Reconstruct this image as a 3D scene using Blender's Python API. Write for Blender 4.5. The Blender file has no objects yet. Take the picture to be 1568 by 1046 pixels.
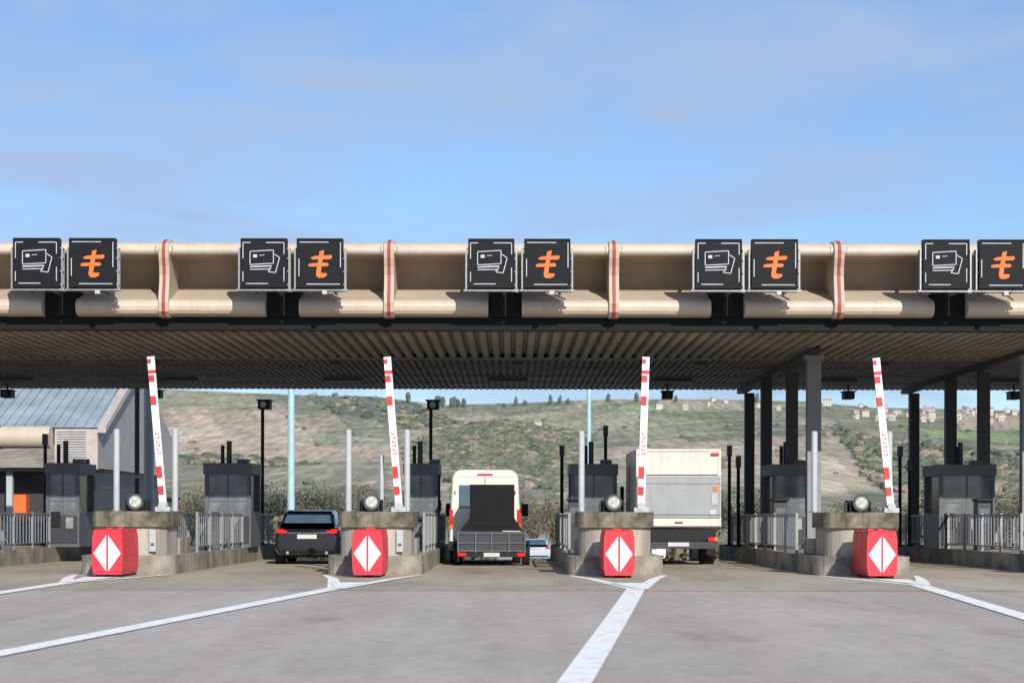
import bpy, math, random
import numpy as np
from mathutils import Vector, Matrix, noise
random.seed(7); rng=np.random.default_rng(7)
scene=bpy.context.scene
COL=scene.collection

# ------------------------------------------------------------------ materials
def mat(name,col,rough=0.7,metal=0.0,var=0.12,scale=3.0,bump=0.0,bscale=30,emit=None,estr=0,spec=0.5,col2=None,fac=(0.45,0.6),detail=6,coat=0,streak=False,grime=0):
    m=bpy.data.materials.new(name); m.use_nodes=True
    nt=m.node_tree; N=nt.nodes; L=nt.links
    b=N['Principled BSDF']
    b.inputs['Roughness'].default_value=rough; b.inputs['Metallic'].default_value=metal
    b.inputs['Specular IOR Level'].default_value=spec
    b.inputs['Coat Weight'].default_value=coat
    tc=N.new('ShaderNodeTexCoord')
    nz=N.new('ShaderNodeTexNoise'); nz.inputs['Scale'].default_value=scale; nz.inputs['Detail'].default_value=detail
    if streak:
        mp=N.new('ShaderNodeMapping'); mp.inputs['Scale'].default_value=(1,1,0.12)
        L.new(tc.outputs['Object'],mp.inputs['Vector']); L.new(mp.outputs['Vector'],nz.inputs['Vector'])
    else: L.new(tc.outputs['Object'],nz.inputs['Vector'])
    r=N.new('ShaderNodeValToRGB'); L.new(nz.outputs['Fac'],r.inputs['Fac'])
    c=np.array(col[:3])
    if col2 is None:
        r.color_ramp.elements[0].position=0.3; r.color_ramp.elements[1].position=0.7
        r.color_ramp.elements[0].color=(*(c*(1-var)),1); r.color_ramp.elements[1].color=(*np.minimum(c*(1+var),0.95),1)
    else:
        r.color_ramp.elements[0].position=fac[0]; r.color_ramp.elements[1].position=fac[1]
        r.color_ramp.elements[0].color=(*c,1); r.color_ramp.elements[1].color=(*col2,1)
    out=r.outputs['Color']
    if grime>0:
        g=N.new('ShaderNodeTexNoise'); g.inputs['Scale'].default_value=5; g.inputs['Detail'].default_value=6
        gm=N.new('ShaderNodeMapping'); gm.inputs['Scale'].default_value=(1.6,1,0.18); L.new(tc.outputs['Object'],gm.inputs['Vector']); L.new(gm.outputs['Vector'],g.inputs['Vector'])
        gr=N.new('ShaderNodeValToRGB'); gr.color_ramp.elements[0].position=.52; gr.color_ramp.elements[1].position=.72
        gr.color_ramp.elements[0].color=(1,1,1,1); gr.color_ramp.elements[1].color=(1-grime,1-grime*1.08,1-grime*1.15,1); L.new(g.outputs['Fac'],gr.inputs['Fac'])
        x=N.new('ShaderNodeMix'); x.data_type='RGBA'; x.blend_type='MULTIPLY'; x.inputs[0].default_value=1; L.new(out,x.inputs[6]); L.new(gr.outputs['Color'],x.inputs[7]); out=x.outputs[2]
    L.new(out,b.inputs['Base Color'])
    if bump>0:
        n2=N.new('ShaderNodeTexNoise'); n2.inputs['Scale'].default_value=bscale; n2.inputs['Detail'].default_value=5
        L.new(tc.outputs['Object'],n2.inputs['Vector'])
        bp=N.new('ShaderNodeBump'); bp.inputs['Strength'].default_value=bump; bp.inputs['Distance'].default_value=0.02
        L.new(n2.outputs['Fac'],bp.inputs['Height']); L.new(bp.outputs['Normal'],b.inputs['Normal'])
    if emit: 
        b.inputs['Emission Color'].default_value=(*emit,1); b.inputs['Emission Strength'].default_value=estr
    return m
M={}
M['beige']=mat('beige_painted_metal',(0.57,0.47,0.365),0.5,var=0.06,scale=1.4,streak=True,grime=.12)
M['beigeshade']=mat('beige_recess_painted_shade',(0.30,0.24,0.18),0.6,var=0.08,scale=1.4,streak=True,grime=.15)  # darker copy of the fascia beige: recess shade put into the colour
M['ribbeige']=mat('rib_beige',(0.46,0.38,0.29),0.55,var=0.10,scale=1.4,streak=True)
M['redrib']=mat('red_rib_paint',(0.33,0.055,0.04),0.6)
M['darkbeam']=mat('dark_beam',(0.009,0.009,0.010),0.7,spec=.2)
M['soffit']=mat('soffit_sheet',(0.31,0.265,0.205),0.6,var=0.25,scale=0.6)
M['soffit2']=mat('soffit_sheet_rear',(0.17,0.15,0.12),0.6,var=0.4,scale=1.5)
M['roof']=mat('roof_sheet',(0.22,0.20,0.175),0.6)
M['signblack']=mat('sign_face_black',(0.006,0.007,0.009),0.6,var=0.2,spec=0.2)
M['signframe']=mat('sign_frame',(0.012,0.012,0.015),0.6,spec=.2)
M['galv']=mat('galvanised_steel',(0.30,0.31,0.32),0.45,0.5,var=0.15,scale=8)
M['ledwhite']=mat('led_white',(0.5,0.52,0.55),0.6)
M['ledorange']=mat('led_orange',(0.80,0.14,0.02),0.6,emit=(1,0.2,0.03),estr=0.12)
M['conc']=mat('weathered_concrete',(0.24,0.21,0.17),0.9,scale=2.2,bump=0.5,bscale=25,col2=(0.46,0.42,0.35),fac=(0.35,0.6),streak=True,grime=.3)
M['conccap']=mat('mossy_concrete_cap',(0.075,0.069,0.042),0.9,scale=3.5,bump=0.6,bscale=25,col2=(0.27,0.24,0.17),fac=(0.35,0.68),grime=.35)
M['concwall']=mat('island_kerb_concrete',(0.15,0.135,0.11),0.9,scale=1.3,bump=0.5,bscale=25,col2=(0.40,0.36,0.295),fac=(0.33,0.62),grime=.3)
M['redplastic']=mat('red_plastic',(0.70,0.028,0.045),0.42,var=0.12,scale=5,bump=0.1,grime=.12)
M['white']=mat('white_paint',(0.74,0.74,0.73),0.45,var=0.05)
M['reflwhite']=mat('white_reflective_plate',(0.72,0.72,0.72),0.35,var=0.06,scale=9)
M['redpaint']=mat('red_paint',(0.55,0.03,0.03),0.45)
M['postgrey']=mat('pale_grey_post',(0.44,0.46,0.47),0.45,var=0.08)
M['black']=mat('black_plastic',(0.010,0.010,0.012),0.55,spec=.3)
M['rubber']=mat('rubber',(0.012,0.012,0.012),0.85)
M['booth']=mat('booth_grey',(0.10,0.105,0.113),0.5,var=0.15)
M['boothdark']=mat('booth_dark',(0.035,0.038,0.045),0.45)
M['glass']=mat('dark_glass',(0.05,0.065,0.08),0.08,var=0.3,scale=1.2,spec=0.8)
M['winpane']=mat('booth_pane',(0.14,0.16,0.17),0.12,var=0.5,scale=1.8)
M['lens']=mat('lamp_lens',(0.50,0.52,0.44),0.15,var=0.35,scale=12)
M['colgrey']=mat('column_grey',(0.24,0.235,0.255),0.6,var=0.08)
M['coldark']=mat('column_dark',(0.055,0.055,0.062),0.6)
M['vanwhite']=mat('van_white',(0.72,0.70,0.63),0.35,var=0.03,coat=0.3)
M['truckwhite']=mat('truck_cream',(0.66,0.63,0.56),0.4,var=0.07,scale=1.5,grime=.12)
M['truckgrey']=mat('tail_lift_grey',(0.32,0.34,0.335),0.4,0.1,var=0.10,scale=2,grime=.12)
M['carpaint']=mat('car_black_paint',(0.010,0.012,0.017),0.2,var=0.1,coat=.6)
M['carglass']=mat('car_glass',(0.06,0.11,0.16),0.08,var=0.3,scale=2,spec=.8)
M['taillight']=mat('tail_light',(0.55,0.01,0.01),0.25,emit=(1,0.02,0.01),estr=0.15)
M['indicator']=mat('indicator',(0.7,0.2,0.02),0.3)
M['plate']=mat('licence_plate',(0.55,0.55,0.53),0.4)
M['silver']=mat('silver_paint',(0.55,0.62,0.70),0.25,0.3)
M['bluegrey']=mat('zinc_roof',(0.32,0.38,0.41),0.5,0.1,var=0.2,scale=0.8,streak=True)
M['pinktrim']=mat('pink_beige_trim',(0.48,0.42,0.38),0.6)
M['gablewall']=mat('gable_cladding',(0.34,0.32,0.30),0.7,var=.15)
M['orange']=mat('orange_panel',(0.75,0.15,0.03),0.6)
M['mast']=mat('mast_paint',(0.38,0.58,0.60),0.35,0.1,var=0.08)
M['bark']=mat('bark',(0.13,0.11,0.09),0.9,scale=8)
M['leaf1']=mat('foliage_olive',(0.11,0.105,0.055),0.8,var=0.4,scale=1.4)
M['leaf2']=mat('foliage_brown',(0.18,0.145,0.095),0.8,var=0.35,scale=1.4)
M['leaf3']=mat('foliage_dark',(0.06,0.07,0.042),0.8,var=0.4,scale=1.4)
M['plaster']=mat('house_plaster',(0.56,0.50,0.46),0.8)
M['tiles']=mat('terracotta_tiles',(0.36,0.26,0.22),0.8,var=0.2)

# ------------------------------------------------------------------ mesh builder
class B:
    def __init__(s): s.v=[];s.f=[];s.m=[];s.sm=[];s.mats=[]
    def mi(s,k):
        if k not in s.mats: s.mats.append(k)
        return s.mats.index(k)
    def add(s,vs,fs,k,smooth=False):
        o=len(s.v); s.v+= [tuple(v) for v in vs]
        i=s.mi(k)
        for f in fs: s.f.append([o+j for j in f]); s.m.append(i); s.sm.append(smooth)
    def box(s,x0,x1,y0,y1,z0,z1,k,R=None,piv=None):
        vs=[(x0,y0,z0),(x1,y0,z0),(x1,y1,z0),(x0,y1,z0),(x0,y0,z1),(x1,y0,z1),(x1,y1,z1),(x0,y1,z1)]
        if R is not None:
            p=Vector(piv); vs=[tuple(R@(Vector(v)-p)+p) for v in vs]
        s.add(vs,[(0,3,2,1),(4,5,6,7),(0,1,5,4),(1,2,6,5),(2,3,7,6),(3,0,4,7)],k)
    def cyl(s,p0,p1,r0,r1,k,n=12,cap=True):
        p0=Vector(p0);p1=Vector(p1);d=(p1-p0).normalized()
        a=d.orthogonal().normalized();b=d.cross(a)
        vs=[]
        for p,r in((p0,r0),(p1,r1)):
            for i in range(n):
                t=2*math.pi*i/n; vs.append(p+a*(r*math.cos(t))+b*(r*math.sin(t)))
        s.add(vs,[(i,(i+1)%n,n+(i+1)%n,n+i) for i in range(n)],k,True)
        if cap:
            s.add(vs,[tuple(range(n-1,-1,-1)),tuple(range(n,2*n))],k)
    def prism(s,pts,z0,z1,k,smooth=False,scale_top=1.0,c=(0,0)):
        n=len(pts)
        vs=[(x,y,z0) for x,y in pts]+[(c[0]+(x-c[0])*scale_top,c[1]+(y-c[1])*scale_top,z1) for x,y in pts]
        s.add(vs,[(i,(i+1)%n,n+(i+1)%n,n+i) for i in range(n)],k,smooth)
        s.add(vs,[tuple(range(n-1,-1,-1)),tuple(range(n,2*n))],k)
    def loft(s,secs,k,smooth=True,caps=True,fm=None):
        n=len(secs[0]); vs=[p for q in secs for p in q]; 
        for j in range(len(secs)-1):
            for i in range(n):
                kk=k if fm is None else fm(j,i) or k
                s.add([secs[j][i],secs[j][(i+1)%n],secs[j+1][(i+1)%n],secs[j+1][i]],[(0,1,2,3)],kk,smooth)
        if caps: s.add(secs[0],[tuple(range(n-1,-1,-1))],k); s.add(secs[-1],[tuple(range(n))],k)
    def extrX(s,prof,x0,x1,k,closed=False,caps=False,smooth=False):
        n=len(prof)
        vs=[(x0,y,z) for y,z in prof]+[(x1,y,z) for y,z in prof]
        e=range(n) if closed else range(n-1)
        s.add(vs,[(i,(i+1)%n,n+(i+1)%n,n+i) for i in e],k,smooth)
        if caps: s.add(vs,[tuple(range(n-1,-1,-1)),tuple(range(n,2*n))],k)
    def flat(s,pts,k,y=None):   # vertical polygon facing -Y
        s.add([(x,y,z) for x,z in pts],[tuple(range(len(pts)))],k)
    def seg(s,a,b,w,k,y):       # thin strip in XZ plane
        a=Vector(a);b=Vector(b);d=(b-a).normalized();n=Vector((-d.y,d.x))*w/2
        s.flat([tuple(a+n),tuple(a-n),tuple(b-n),tuple(b+n)],k,y)
    def mesh(s,name,merge=False):
        me=bpy.data.meshes.new(name); me.from_pydata(s.v,[],s.f)
        for k in s.mats: me.materials.append(M[k])
        me.polygons.foreach_set('material_index',s.m); me.polygons.foreach_set('use_smooth',s.sm)
        me.update(); 
        if merge:
            import bmesh
            bm=bmesh.new(); bm.from_mesh(me); bmesh.ops.remove_doubles(bm,verts=bm.verts,dist=0.0005); bmesh.ops.recalc_face_normals(bm,faces=bm.faces); bm.to_mesh(me); bm.free()
        return me
    def obj(s,name,loc=(0,0,0),bevel=0,merge=False,parent=None):
        o=bpy.data.objects.new(name,s.mesh(name,merge)); o.location=loc; COL.objects.link(o)
        if bevel:
            md=o.modifiers.new('bev','BEVEL'); md.width=bevel; md.segments=2; md.limit_method='ANGLE'; md.angle_limit=math.radians(40)
        if parent: o.parent=parent
        return o
def inst(name,me,loc,rz=0,sc=1):
    o=bpy.data.objects.new(name,me); o.location=loc; o.rotation_euler=(0,0,rz); o.scale=(sc,sc,sc); COL.objects.link(o); return o

def gz(y):
    if y<57: return 0
    if y<190: return -(y-57)*0.0232
    return -3.086
# ------------------------------------------------------------------ ground & road
def sheet(name,x0,x1,ys,off,m):
    vs=[];fs=[]
    for y in ys: vs+=[(x0,y,gz(y)+off),(x1,y,gz(y)+off)]
    for i in range(len(ys)-1): fs.append((2*i,2*i+1,2*i+3,2*i+2))
    me=bpy.data.meshes.new(name); me.from_pydata(vs,[],fs); me.materials.append(m)
    o=bpy.data.objects.new(name,me); COL.objects.link(o); return o
grass=mat('roadside_grass',(0.15,0.145,0.075),0.95,scale=0.3,col2=(0.25,0.21,0.14),fac=(0.4,0.62),bump=0.5,bscale=3)
sheet('ground',-4000,4000,[-300,57,190,8000],-0.008,grass)
def road_mat(name,c1,c2,speck):
    m=bpy.data.materials.new(name); m.use_nodes=True; nt=m.node_tree;N=nt.nodes;L=nt.links;b=N['Principled BSDF']
    b.inputs['Roughness'].default_value=0.85; b.inputs['Specular IOR Level'].default_value=0.3
    tc=N.new('ShaderNodeTexCoord')
    def nz(sc,det,mp=None,rough=.5):
        n=N.new('ShaderNodeTexNoise'); n.inputs['Scale'].default_value=sc; n.inputs['Detail'].default_value=det; n.inputs['Roughness'].default_value=rough
        if mp:
            q=N.new('ShaderNodeMapping'); q.inputs['Scale'].default_value=mp; L.new(tc.outputs['Object'],q.inputs['Vector']); L.new(q.outputs['Vector'],n.inputs['Vector'])
        else: L.new(tc.outputs['Object'],n.inputs['Vector'])
        return n
    def ramp(src,p0,p1,a,c):
        r=N.new('ShaderNodeValToRGB'); r.color_ramp.elements[0].position=p0; r.color_ramp.elements[1].position=p1
        r.color_ramp.elements[0].color=(*a,1); r.color_ramp.elements[1].color=(*c,1); L.new(src,r.inputs['Fac']); return r.outputs['Color']
    def mm(a,c):
        x=N.new('ShaderNodeMix'); x.data_type='RGBA'; x.blend_type='MULTIPLY'; x.inputs[0].default_value=1; L.new(a,x.inputs[6]); L.new(c,x.inputs[7]); return x.outputs[2]
    c=ramp(nz(0.25,8,(1.6,0.5,1)).outputs['Fac'],.32,.68,c1,c2)
    c=mm(c,ramp(nz(1.0,3,(1.1,0.03,1)).outputs['Fac'],.35,.6,(.90,.89,.88),(1,1,1)))      # tyre tracks
    c=mm(c,ramp(nz(3.5,9,(1,0.3,1),.65).outputs['Fac'],.35,.6,(.90,.90,.90),(1.04,1.04,1.04)))  # blotches
    c=mm(c,ramp(nz(0.7,5,(1,0.22,1)).outputs['Fac'],.60,.72,(1,1,1),(.74,.72,.70)))          # oil stains
    c=mm(c,ramp(nz(7,3,(1,.5,1)).outputs['Fac'],.70,.76,(1,1,1),(.72,.71,.70)))             # small drips
    fn=nz(28,6,None,.7); c=mm(c,ramp(fn.outputs['Fac'],.3,.7,(1-speck,)*3,(1+speck,)*3))
    L.new(c,b.inputs['Base Color'])
    bp=N.new('ShaderNodeBump'); bp.inputs['Strength'].default_value=.45; bp.inputs['Distance'].default_value=.012; L.new(fn.outputs['Fac'],bp.inputs['Height']); L.new(bp.outputs['Normal'],b.inputs['Normal'])
    return m
asph=road_mat('worn_asphalt',(0.42,0.365,0.315),(0.50,0.435,0.38),0.22)
slab=road_mat('toll_plaza_concrete',(0.35,0.295,0.225),(0.50,0.43,0.34),0.18)
sheet('road',-40,40,[-60,57,190,260],-0.004,asph)
sheet('toll_plaza_pavement',-30,30,[33.0,57,72],0.0,slab)
paint=mat('road_paint',(0.72,0.68,0.62),0.7,scale=5,col2=(0.95,0.92,0.86),fac=(0.33,0.5))
def stripes():
    vs=[];fs=[]
    def line(pts,w0,w1):
        for i in range(len(pts)-1):
            a=Vector(pts[i]);b=Vector(pts[i+1]);d=(b-a).normalized();n=Vector((-d.y,d.x))
            ta=w0+(w1-w0)*i/(len(pts)-1);tb=w0+(w1-w0)*(i+1)/(len(pts)-1)
            o=len(vs)
            for p,w in((a,ta),(b,tb)):
                vs.append((p.x+n.x*w/2,p.y+n.y*w/2,Z[0])); vs.append((p.x-n.x*w/2,p.y-n.y*w/2,Z[0]))
            fs.append((o,o+1,o+3,o+2))
    Z=[0.004]
    ends={-8.12:(-8.02,28.0),-2.9:(-4.9,13.0),2.2:(0.33,13.0),7.43:(5.3,14.0),12.6:(11.5,14),-13.3:(-14,14)}
    for X,(ex,ey) in ends.items():
        ax=X-0.06; ay=33.6
        if X==7.43: ax,ay=7.4,36.0
        if X==-8.12: ax,ay=-8.15,36.6
        Z[0]=0.0085; line([(ax,ay+.6),(ax+(ex-ax)*.5-0.02,ay+(ey-ay)*.5),(ex,ey)],0.32,0.25)
        Z[0]=0.0045
        line([(ax,ay-.2),(X-0.62,39.2),(X-1.0,41.6)],0.28,0.12)
        Z[0]=0.0125
        line([(ax,ay-.2),(X+0.62,39.2),(X+1.0,41.6)],0.28,0.12)
        Z[0]=0.0165
        vs_o=len(vs); vs.extend([(ax,ay-.3,Z[0]),(ax+.36,ay+3.0,Z[0]),(ax-.36,ay+3.0,Z[0])]); fs.append((vs_o,vs_o+1,vs_o+2))
    me=bpy.data.meshes.new('road_markings'); me.from_pydata(vs,[],fs); me.materials.append(paint)
    o=bpy.data.objects.new('road_markings',me); COL.objects.link(o)
stripes()

# ------------------------------------------------------------------ islands
ISL=[-18.5,-13.3,-8.12,-2.9,2.2,7.43,12.6,17.8]
def dshape(w,y0,y1,r,n=14):
    pts=[]
    for i in range(n+1):
        t=math.pi+math.pi*i/n
        pts.append((w/2*math.cos(t)*1.0,y0+r+r*math.sin(t)))
    pts=[(math.copysign(abs(x/(w/2))**0.7*w/2,x),y) for x,y in pts]
    return pts+[(w/2,y1),(-w/2,y1)]
for X in ISL:
    b=B()
    b.prism(dshape(2.0,0,20,0.55),-0.6,0.40,'concwall',c=(0,10))
    b.prism(dshape(1.52,0.35,2.1,0.5),0.40,1.0,'conc')
    b.prism(dshape(1.64,0.27,2.2,0.52),1.0,1.33,'conccap')
    b.box(-0.8,0.8,2.2,3.6,0.40,0.75,'conc')
    if X in(-8.12,-2.9): b.box(.46,.60,.33,.42,.48,.94,'postgrey'); b.box(.49,.57,.324,.329,.60,.66,'booth')
    b.obj('concrete_island',(X,41.7,0),bevel=0.04)

def crash_block(X):
    b=B(); w=0.31; D=1.65
    def sec(y,s):
        k=0.9
        return [(-w*k*s,y,0.05),(w*k*s,y,0.05),(w*s,y,0.18),(w*1.03*s,y,0.48),(w*s,y,0.80),(w*k*s,y,0.96-(1-s)),(-w*k*s,y,0.96-(1-s)),(-w*s,y,0.80),(-w*1.03*s,y,0.48),(-w*s,y,0.18)]
    ys=[(0,0.97),(0.05,1.0),(0.5,1.0),(0.55,0.97),(0.62,0.97),(0.67,1.0),(1.1,1.0),(1.15,.97),(1.22,.97),(1.27,1),(D,1.0)]
    b.loft([sec(y,s) for y,s in ys],'redplastic',smooth=False)
    b.box(-w*.8,-w*.3,0.05,D-.05,0,0.06,'black'); b.box(w*.3,w*.8,0.05,D-.05,0,0.06,'black')
    zc=0.48
    b.flat([(-0.275,zc),(-0.02,zc-0.36),(-0.02,zc+0.36)],'reflwhite',-0.006)
    b.flat([(0.02,zc-0.36),(0.275,zc),(0.02,zc+0.36)],'reflwhite',-0.006)
    b.box(-.06,.06,.2,.32,.95,.99,'redplastic'); b.box(-.06,.06,1.3,1.42,.95,.99,'redplastic')
    return b.obj('crash_barrier_block',(X,39.95,0),bevel=0.012)
for X in [-13.3,-8.12,-2.9,2.15,7.43,12.6]: crash_block(X)

def barrier(X,lean):
    b=B(); L=3.35
    b.box(-0.16,0.16,-0.12,0.16,0,0.10,'postgrey'); b.cyl((0,-.14,0.12),(0,.12,0.12),0.09,0.09,'postgrey')
    R=Matrix.Rotation(lean,3,'Y')
    def seg(x0,x1,z0,z1,k,dy=0): b.box(x0,x1,-0.03-dy,0.03+dy,z0,z1,k,R,(0,0,0.1))
    seg(-0.078,0.078,0.08,L,'white')
    for z0,z1 in ((2.98,3.06),(2.80,2.95),(2.30,2.50),(0.72,0.98),(0.36,0.55)):
        seg(-0.080,0.080 if z0>2.9 else 0.04,z0,z1,'redpaint',0.002)
    seg(-0.080,0.0,3.2,3.3,'redpaint',0.002)
    for i in range(6):
        z0=1.24+i*0.085
        seg(-0.04,0.045,z0,z0+0.018,'redpaint',0.002); seg(-0.04 if i%2 else 0.02,-0.02 if i%2 else 0.045,z0+.018,z0+0.052,'redpaint',0.002)
    return b.obj('barrier_arm',(X,43.0,1.33))
for X,l in ((-18.0,-.08),(-12.75,-.08),(-7.53,-.085),(-2.44,-.08),(2.79,.03),(8.18,-.1),(13.2,-.08)):
    barrier(X,l)
def lamp(X):
    b=B()
    b.box(-0.26,0.22,0.10,0.45,0.0,0.26,'black'); b.box(-0.3,-0.22,0.1,0.3,0,0.2,'boothdark')
    b.cyl((0,0.12,0.20),(0,-0.10,0.20),0.12,0.18,'black',20); 
    b.cyl((0,-0.10,0.20),(0,-0.13,0.20),0.18,0.18,'boothdark',20)
    b.cyl((0,-0.13,0.20),(0,-0.15,0.20),0.145,0.13,'galv',20); b.cyl((0,-0.15,0.20),(0,-0.17,0.20),0.12,0.10,'lens',20)
    b.box(-0.21,0.21,-0.01,0.03,0.0,0.04,'black'); b.box(-0.23,-0.2,-.03,.03,0,0.25,'black'); b.box(0.2,0.23,-.03,.03,0,0.25,'black')
    b.obj('signal_spotlight',(X,42.6,1.33),bevel=0.006)
for X in [-13.3,-8.04,-3.0,2.17,7.45,12.6]: lamp(X)
def post(X,Y,z0,z1,r=0.068,k='postgrey',name='marker_post'):
    b=B(); b.cyl((0,0,0),(0,0,z1-z0),r,r,k,14); b.cyl((0,0,z1-z0),(0,0,z1-z0+0.03),r*1.05,r*.7,k,14); b.cyl((0,0,0),(0,0,.03),r*1.7,r*1.7,'galv',14)
    b.obj(name,(X,Y,z0))
for X,h in ((-13.9,3.1),(-8.66,3.1),(-7.38,3.1),(-3.58,3.1),(-2.30,3.1),(1.52,3.08),(6.62,3.08),(8.26,3.08),(11.9,3.08)):
    post(X,43.6,1.33,h)
post(-2.86,43.7,1.33,2.55,0.05)
def railing(X,y0,y1):
    b=B(); n=int((y1-y0)/0.32)
    b.box(-.022,.022,0,y1-y0,0.87,0.91,'galv'); b.box(-.018,.018,0,y1-y0,0.12,0.15,'galv')
    for i in range(n+1):
        y=i*0.32
        if i%6==0: b.box(-.03,.03,y-.03,y+.03,0,0.93,'galv')
        else: b.cyl((0,y,0.15),(0,y,0.87),0.014,0.014,'galv',6,False)
    b.obj('steel_railing',(X,y0,0.40))
for X in ISL:
    railing(X-0.88,45.8,60.5); railing(X+0.88,45.8,60.5)
def booth(X,w=1.3,Y=53.6,h=2.66):
    b=B(); z=0.40; H=h-z; w2=w/2; d=2.0
    b.box(-w2,w2,0,d,0,0.95,'booth')
    for sx in(-1,1):
        for y in(0,d-.1): b.box(sx*w2-(0.1 if sx>0 else 0),sx*w2+(0.1 if sx<0 else 0),y,y+.1,.95,H-.3,'booth')
    b.box(-w2+.1,w2-.1,0.04,d-.04,0.95,H-.3,'winpane')
    b.box(-w2+.1,w2-.1,0.03,0.036,1.22,1.26,'booth'); b.box(-.02,.02,0.025,0.037,.95,H-.3,'booth')
    b.box(-w2-.03,w2+.03,-.06,d+.06,H-.3,H,'booth')
    b.box(-w2+.05,w2-.05,-.03,-.002,0.1,0.85,'boothdark')
    b.box(-w2+.15,-w2+.4,-.09,-.03,0.55,0.95,'black'); b.box(.1,.3,-.06,-.03,0.5,0.8,'galv')
    b.cyl((-.2,.4,H),(-.2,.4,H+.5),.05,.05,'black'); b.cyl((-.05,.6,H),(-.05,.6,H+.62),.07,.07,'boothdark'); b.box(.2,.5,.3,.7,H,H+.12,'booth')
    b.obj('toll_booth',(X,Y,z),bevel=0.015)
for X,w in ((-18.4,1.3),(-12.1,0.9),(-7.65,1.25),(-2.45,0.9),(2.2,1.25),(7.5,1.0),(12.25,1.5),(17.6,1.3)): booth(X,w)
def terminal(X,Y,h=1.5,w=.34):
    b=B(); b.box(-w/2,w/2,0,.45,0,h,'boothdark'); b.box(-w/2+.04,w/2-.04,-.012,-.002,h*.55,h*.85,'winpane'); b.box(-w/2-.03,w/2+.03,-.1,.5,h,h+.06,'black'); b.box(w/2,w/2+.012,.1,.35,h*.5,h*.9,'booth')
    b.obj('payment_terminal',(X,Y,.4),bevel=.01)
for X in ISL: terminal(X-.6,50.6,1.25); terminal(X+.62,48.4,0.75,.3)
def campole(X,Y,top,cam=True):
    b=B(); H=top-.4
    b.cyl((0,0,0),(0,0,H),.05,.05,'black'); b.cyl((0,0,0),(0,0,.05),.12,.12,'black')
    if cam:
        b.box(-.10,.24,-.35,.25,H,H+.24,'black'); b.box(-.14,.28,-.42,.27,H+.24,H+.27,'boothdark'); b.cyl((.07,-.35,H+.12),(.07,-.42,H+.12),.08,.09,'glass')
    else: b.box(-.07,.07,-.1,.1,H-.3,H+.02,'boothdark')
    b.obj('camera_pole',(X,Y,.4),bevel=.005)
for X,Y,t,c in ((-7.27,58,4.35,1),(-2.37,58,4.35,1),(1.45,58,3.3,0),(2.75,58.6,3.9,0),(6.33,58,3.3,0),(6.42,56.5,2.95,0),(11.3,58,3.3,0),(11.7,58.6,2.9,0),(-13.6,58,3.6,0),(-12.6,59,2.9,0)):
    campole(X,Y,t,c)
def bulk(X):
    b=B(); b.cyl((0,0,.0),(0,0,1.2),.045,.045,'black'); b.box(-.09,.09,-.05,.1,1.0,1.3,'black'); b.cyl((0,-.05,1.22),(0,-.08,1.22),.04,.04,'taillight'); b.cyl((0,-.05,1.08),(0,-.08,1.08),.04,.04,'boothdark')
    b.obj('lane_traffic_light',(X,56.5,.4))
for X in ISL: bulk(X+.8)

# ------------------------------------------------------------------ canopy
XL,XR=-27.5,27.5
RIBS=[-8.05+5.2*i for i in range(-3,7)]
SGN=[-10.16+5.16*i for i in range(-3,7)]
parent=bpy.data.objects.new('toll_plaza_canopy',None); COL.objects.link(parent)
b=B()
up1=[(68,7.62),(46.6,7.62),(46.3,7.59),(46.12,7.53),(46.03,7.46),(46.0,7.38),(46.03,7.31),(46.12,7.27)]
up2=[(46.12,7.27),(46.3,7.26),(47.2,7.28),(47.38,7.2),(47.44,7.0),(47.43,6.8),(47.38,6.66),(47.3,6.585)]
b.extrX(up1,XL,XR,'beige',smooth=True); b.extrX(up2,XL,XR,'beigeshade',smooth=True)
b.obj('fascia_upper',merge=True,parent=parent)
b=B()
lo=[(47.31,6.59),(46.3,6.28),(46.12,6.24),(46.03,6.17),(46.0,6.08),(46.02,5.99),(46.08,5.92),(46.2,5.88),(46.4,5.872)]
gaps=[(s-0.72,s+0.06) for s in SGN]
x=XL
for g0,g1 in gaps+[(XR,XR)]:
    if g0>x: b.extrX(lo+[(47.31,5.872)],x,g0,'beige',closed=True,caps=True)
    x=g1
b.obj('fascia_lower_tube',bevel=0.004,merge=True,parent=parent)
b=B()
ribp=[(46.6,7.66),(46.2,7.62),(45.98,7.52),(45.93,7.38),(45.95,7.2),(46.03,7.0),(46.06,6.8),(46.03,6.6),(45.95,6.35),(45.92,6.15),(45.95,5.95),(46.1,5.84),(46.9,5.84),(47.5,6.6),(47.5,7.6)]
for X in RIBS:
    b.extrX(ribp,X-.115,X+.115,'ribbeige',closed=True,caps=True)
    b.extrX([(y-.02 if y<46.15 else y, z+(.02 if z>7.55 else (-.02 if z<5.9 else 0))) for y,z in ribp],X-.035,X+.035,'redrib',closed=True,caps=True)
    for dx in (-.19,.19):
        b.box(X+dx-.012,X+dx+.012,45.985,46.2,7.33,7.47,'galv')
b.obj('fascia_ribs',parent=parent)
b=B()
b.box(XL,XR,46.45,46.8,5.57,5.868,'darkbeam')
for g0,g1 in gaps: b.box(g0-.0,g1,46.35,46.8,5.87,6.5,'darkbeam')
b.box(XL,XR,55.06,55.19,5.57,5.64,'roof')
b.box(XL,XR,67.8,68.0,5.60,7.5,'darkbeam')
for X in (7.8,13.4,19,24): b.box(X-.13,X+.13,51.2,68,5.44,5.58,'coldark')
b.obj('canopy_beams',parent=parent)
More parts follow.
